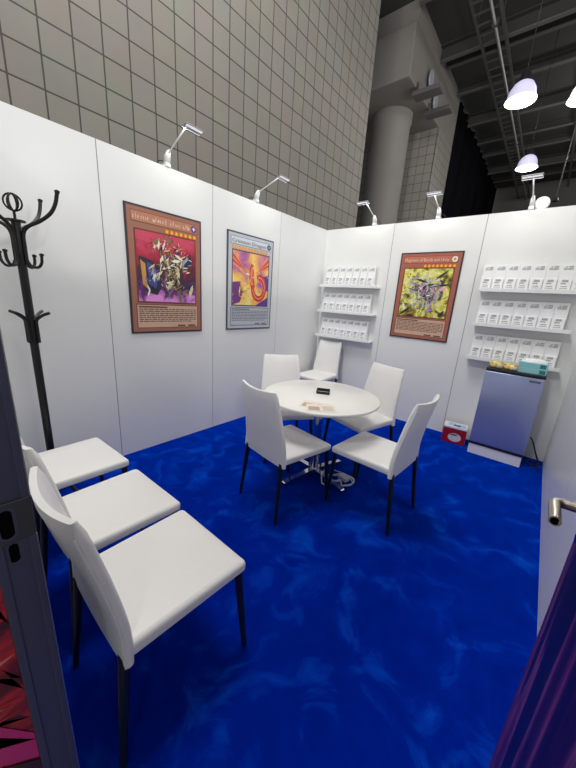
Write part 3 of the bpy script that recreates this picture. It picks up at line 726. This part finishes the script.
# ------------------------------------------------------------------ coat stand
t = thing('coat_stand', 'black metal coat stand in the left corner behind the chairs', 'coat stand', (.29, -3.566, 0))
b = MB(); b.tube([(0, 0, .06), (0, 0, 1.80)], .0225, M['black'], 16)
b.lathe([(.001, 1.796), (.046, 1.798), (.046, 1.806), (.001, 1.81)], M['black'], n=24); b.build('pole', t, smooth=True)
b = MB()
for k in range(3):
    q = Matrix.Rotation(A(25)+k*PI/3, 3, 'Z'); n = 20
    b.tube([Vector((0, 0, 1.895))+q @ Vector((.040*math.cos(2*PI*i/n), 0, .043*math.sin(2*PI*i/n))) for i in range(n+1)], .005, M['black'], 6)
b.tube([(0, 0, 1.805), (0, 0, 1.855)], .007, M['black'], 8); b.build('finial', t, smooth=True)
for k in range(4):
    q = Matrix.Rotation(A(45+90*k), 3, 'Z')
    # rods hugging the pole, flaring into long upper hooks
    b = MB(); b.tube([q @ Vector(p) for p in curve_pts([(.029, 0, 1.57), (.029, 0, 1.66), (.032, 0, 1.735), (.06, 0, 1.775), (.13, 0, 1.81), (.19, 0, 1.855), (.222, 0, 1.905), (.238, 0, 1.96)], 7)], .010, M['black'], 8)
    b.lathe([(.001, -.012), (.012, -.006), (.013, .006), (.001, .012)], M['black'], tuple(q @ Vector((.239, 0, 1.967))), 10); b.build('upper_hook', t, smooth=True)
    q2 = Matrix.Rotation(A(45+90*k), 3, 'Z')
    b = MB(); b.tube([q2 @ Vector(p) for p in curve_pts([(.029, 0, 1.64), (.031, 0, 1.60), (.05, 0, 1.566), (.085, 0, 1.56), (.108, 0, 1.585), (.113, 0, 1.625)], 7)], .008, M['black'], 8)
    b.lathe([(.001, -.010), (.011, -.005), (.012, .005), (.001, .010)], M['black'], tuple(q2 @ Vector((.1135, 0, 1.630))), 10); b.build('lower_hook', t, smooth=True)
    q3 = Matrix.Rotation(A(45+90*k), 3, 'Z')
    b = MB(); b.tube([q3 @ Vector(p) for p in curve_pts([(.031, 0, 1.115), (.031, 0, 1.22), (.036, 0, 1.255), (.075, 0, 1.285), (.112, 0, 1.30)], 7)], .009, M['black'], 8); b.build('peg', t, smooth=True)
    q4 = Matrix.Rotation(A(45+90*k), 3, 'Z')
    b = MB(); b.tube([q4 @ Vector(p) for p in curve_pts([(.02, 0, .30), (.05, 0, .20), (.12, 0, .07), (.22, 0, .016), (.25, 0, .012)], 7)], .012, M['black'], 8); b.build('leg', t, smooth=True)

# ------------------------------------------------------------------ fridge and what is on it
t = thing('mini_fridge', 'small silver-door fridge on a white plinth under the right shelves', 'fridge', (2.340, -.385, 0))
FW = .48
b = MB(); b.box((.006, .012, 0), (FW-.006, .36, .112), M['fridgewhite'], .004); b.build('plinth', t)
b = MB(); b.box((.0, .045, .1135), (FW, .37, .93), M['fridgewhite'], .006); b.build('cabinet', t)
dr = MB(); dr.box((.0, .0, .14), (FW, .043, .915), M['fridgedoor'], .008, 3); dr = dr.build('door', t, smooth=True)
b = MB(); b.box((.002, .004, .113), (FW-.002, .044, .138), M['blackplastic'], .002); b.build('door_gasket', dr)
b = MB(); b.box((.0, .0, .916), (FW, .044, .948), M['blackplastic'], .006); b.build('top_trim', dr)
b = MB(); b.box((-.0, .046, .9305), (FW, .37, .948), M['blackplastic'], .004); b.build('top_panel', t)
b = MB(); b.box((FW-.115, -.0022, .872), (FW-.03, -.0002, .890), M['slate'], .0008)
for i in range(6): b.box((FW-.108+i*.0125, -.0032, .877), (FW-.100+i*.0125, -.0022, .885), M['chrome'])
b.build('badge', dr)
def pillow(name, label, loc, rz, sx, sy, sz, m, cat, group=None):
    b = MB(); N = 12; rings = []
    n = 28
    for i in range(N+1):
        f = -1+2*i/N; r = max(.02, (1-abs(f)**2.6))**.5
        rings.append([(sx*r**.6*(abs(math.cos(a))**.6)*(1 if math.cos(a) >= 0 else -1), sy*r**.6*(abs(math.sin(a))**.6)*(1 if math.sin(a) >= 0 else -1), sz*(1+f)) for a in (2*PI*k/n for k in range(n))])
    b.loft(rings, m); o = b.build(name, None, loc, rz, True)
    return tag(o, label, cat, group)
FT = .9482
pillow('snack_packet', 'yellow snack packet on the fridge top, left one', (2.415, -.315, FT), A(10), .062, .05, .034, M['snack'], 'snack packet', 'yellow snack packets on the fridge')
pillow('snack_packet', 'yellow snack packet on the fridge top, next to the teal cartons', (2.538, -.318, FT), A(-8), .060, .05, .031, M['snack'], 'snack packet', 'yellow snack packets on the fridge')
def teal(label, z, loc):
    t = thing('tissue_carton', label, 'tissue carton', (loc[0], loc[1], z), A(-3), 'teal cartons on the fridge')
    b = MB(); b.box((-.11, -.055, 0), (.11, .055, .052), M['teal'], .004); b.build('carton', t)
    b = MB(); b.box((.055, -.0558, .008), (.10, -.0553, .044), M['tealdark'], 0); b.build('printed_patch', t)
    return t
teal('lower teal carton lying on the fridge top', FT, (2.705, -.30))
tt = teal('upper teal carton with a white tissue showing, on the other carton', FT+.0524, (2.702, -.298))
b = MB()
n = 24
rings = []
for z, s, wob in ((.0521, 1, 0), (.062, .97, .004), (.076, .74, .006), (.084, .42, .004)):
    rings.append([(.10*s*math.cos(a)*(1+.08*math.sin(3*a)), .048*s*math.sin(a)*(1+.06*math.cos(5*a)), z+wob*math.sin(4*a)) for a in (2*PI*k/n for k in range(n))])
b.loft(rings, M['tissue']); b.build('tissue', tt, smooth=True)

t = thing('gift_carton', 'red carton with a pale oval on the carpet left of the fridge', 'carton', (2.165, -.20, 0), A(7))
b = MB(); b.box((-.12, -.065, 0), (.12, .105, .180), M['red'], .004); b.build('body', t)
b = MB(); b.poly([(.068*math.cos(2*PI*k/30)+.01, -.0654, .075+.05*math.sin(2*PI*k/30)) for k in range(30)], M['oval'], .0008, (0, -1, 0))
b.poly([(.040*math.cos(2*PI*k/20)-.002, -.0663, .105+.009*math.sin(2*PI*k/20)) for k in range(20)], M['navy'], .0005, (0, -1, 0)); b.build('oval_label', t)
b = MB(); b.box((-.121, -.066, .178), (.121, .106, .200), M['cartontop'], .004)
b.box((-.08, -.02, .200), (.00, .08, .2006), M['blueprint']); b.box((.02, -.05, .2002), (.10, .06, .2009), M['blueprint']); b.box((-.02, -.03, .201), (.05, .02, .2015), M['navy']); b.build('lid', t)
b = MB(); b.box((.1205, -.058, .01), (.1214, .098, .172), M['cartontop']); b.box((.1214, -.05, .02), (.122, .01, .1), M['navy']); b.build('side_print', t)
b = MB(); b.tube(curve_pts([(2.84, -.10, .26), (2.87, -.11, .22), (2.92, -.10, .10), (2.955, -.09, .02), (2.95, -.16, .009), (2.90, -.22, .009), (2.87, -.16, .009), (2.90, -.09, .009), (2.96, -.2, .009), (2.955, -.30, .009)], 8), .007, M['blackplastic'], 8)
tag(b.build('power_cord', smooth=True), 'dark power cord looping to the carpet right of the fridge', 'cord')

# ------------------------------------------------------------------ light
w = bpy.data.worlds.new('World'); S.world = w; w.use_nodes = True
bg = w.node_tree.nodes['Background']; bg.inputs[0].default_value = (.80, .84, .9, 1); bg.inputs[1].default_value = .8
def bay(x, y, e, z=LZ-.1, r=.25):
    l = bpy.data.lights.new('hall_and_fill_light', 'POINT'); l.energy = e; l.shadow_soft_size = r; l.color = (1, .985, .96)
    o = bpy.data.objects.new('hall_and_fill_light', l); C.objects.link(o); o.location = (x, y, z)
for x, y in ((1.48, 3.62), (1.43, 6.88), (2.29, 4.10)): bay(x, y, 150)
for x, y, e in ((1.3, -7, 480), (15, -5, 750), (15, .5, 600), (9, -10, 420), (3, 10.5, 200)): bay(x, y, e, 6.2, .35)
for x, y, e in ((.9, -2.6, 760), (6.5, -3.4, 420), (6.5, .6, 260)): bay(x, y, e, 6.6, 1.1)  # broad unseen lights added as fill above and right of the booth

# ------------------------------------------------------------------ camera
cam = bpy.data.cameras.new('Camera'); co = bpy.data.objects.new('Camera', cam); C.objects.link(co)
co.location = (2.70705037, -4.03276093, 1.47221009); co.rotation_mode = 'XYZ'
co.rotation_euler = (1.30295435, -.065480966, .694034307)
cam.sensor_fit = 'HORIZONTAL'; cam.sensor_width = 36; cam.lens = 306.075*36/576; cam.clip_start = .02; cam.clip_end = 100
S.camera = co
S.view_settings.view_transform = 'Standard'; S.view_settings.look = 'None'; S.view_settings.exposure = -.17; S.view_settings.gamma = 1
S.view_settings.use_curve_mapping = False
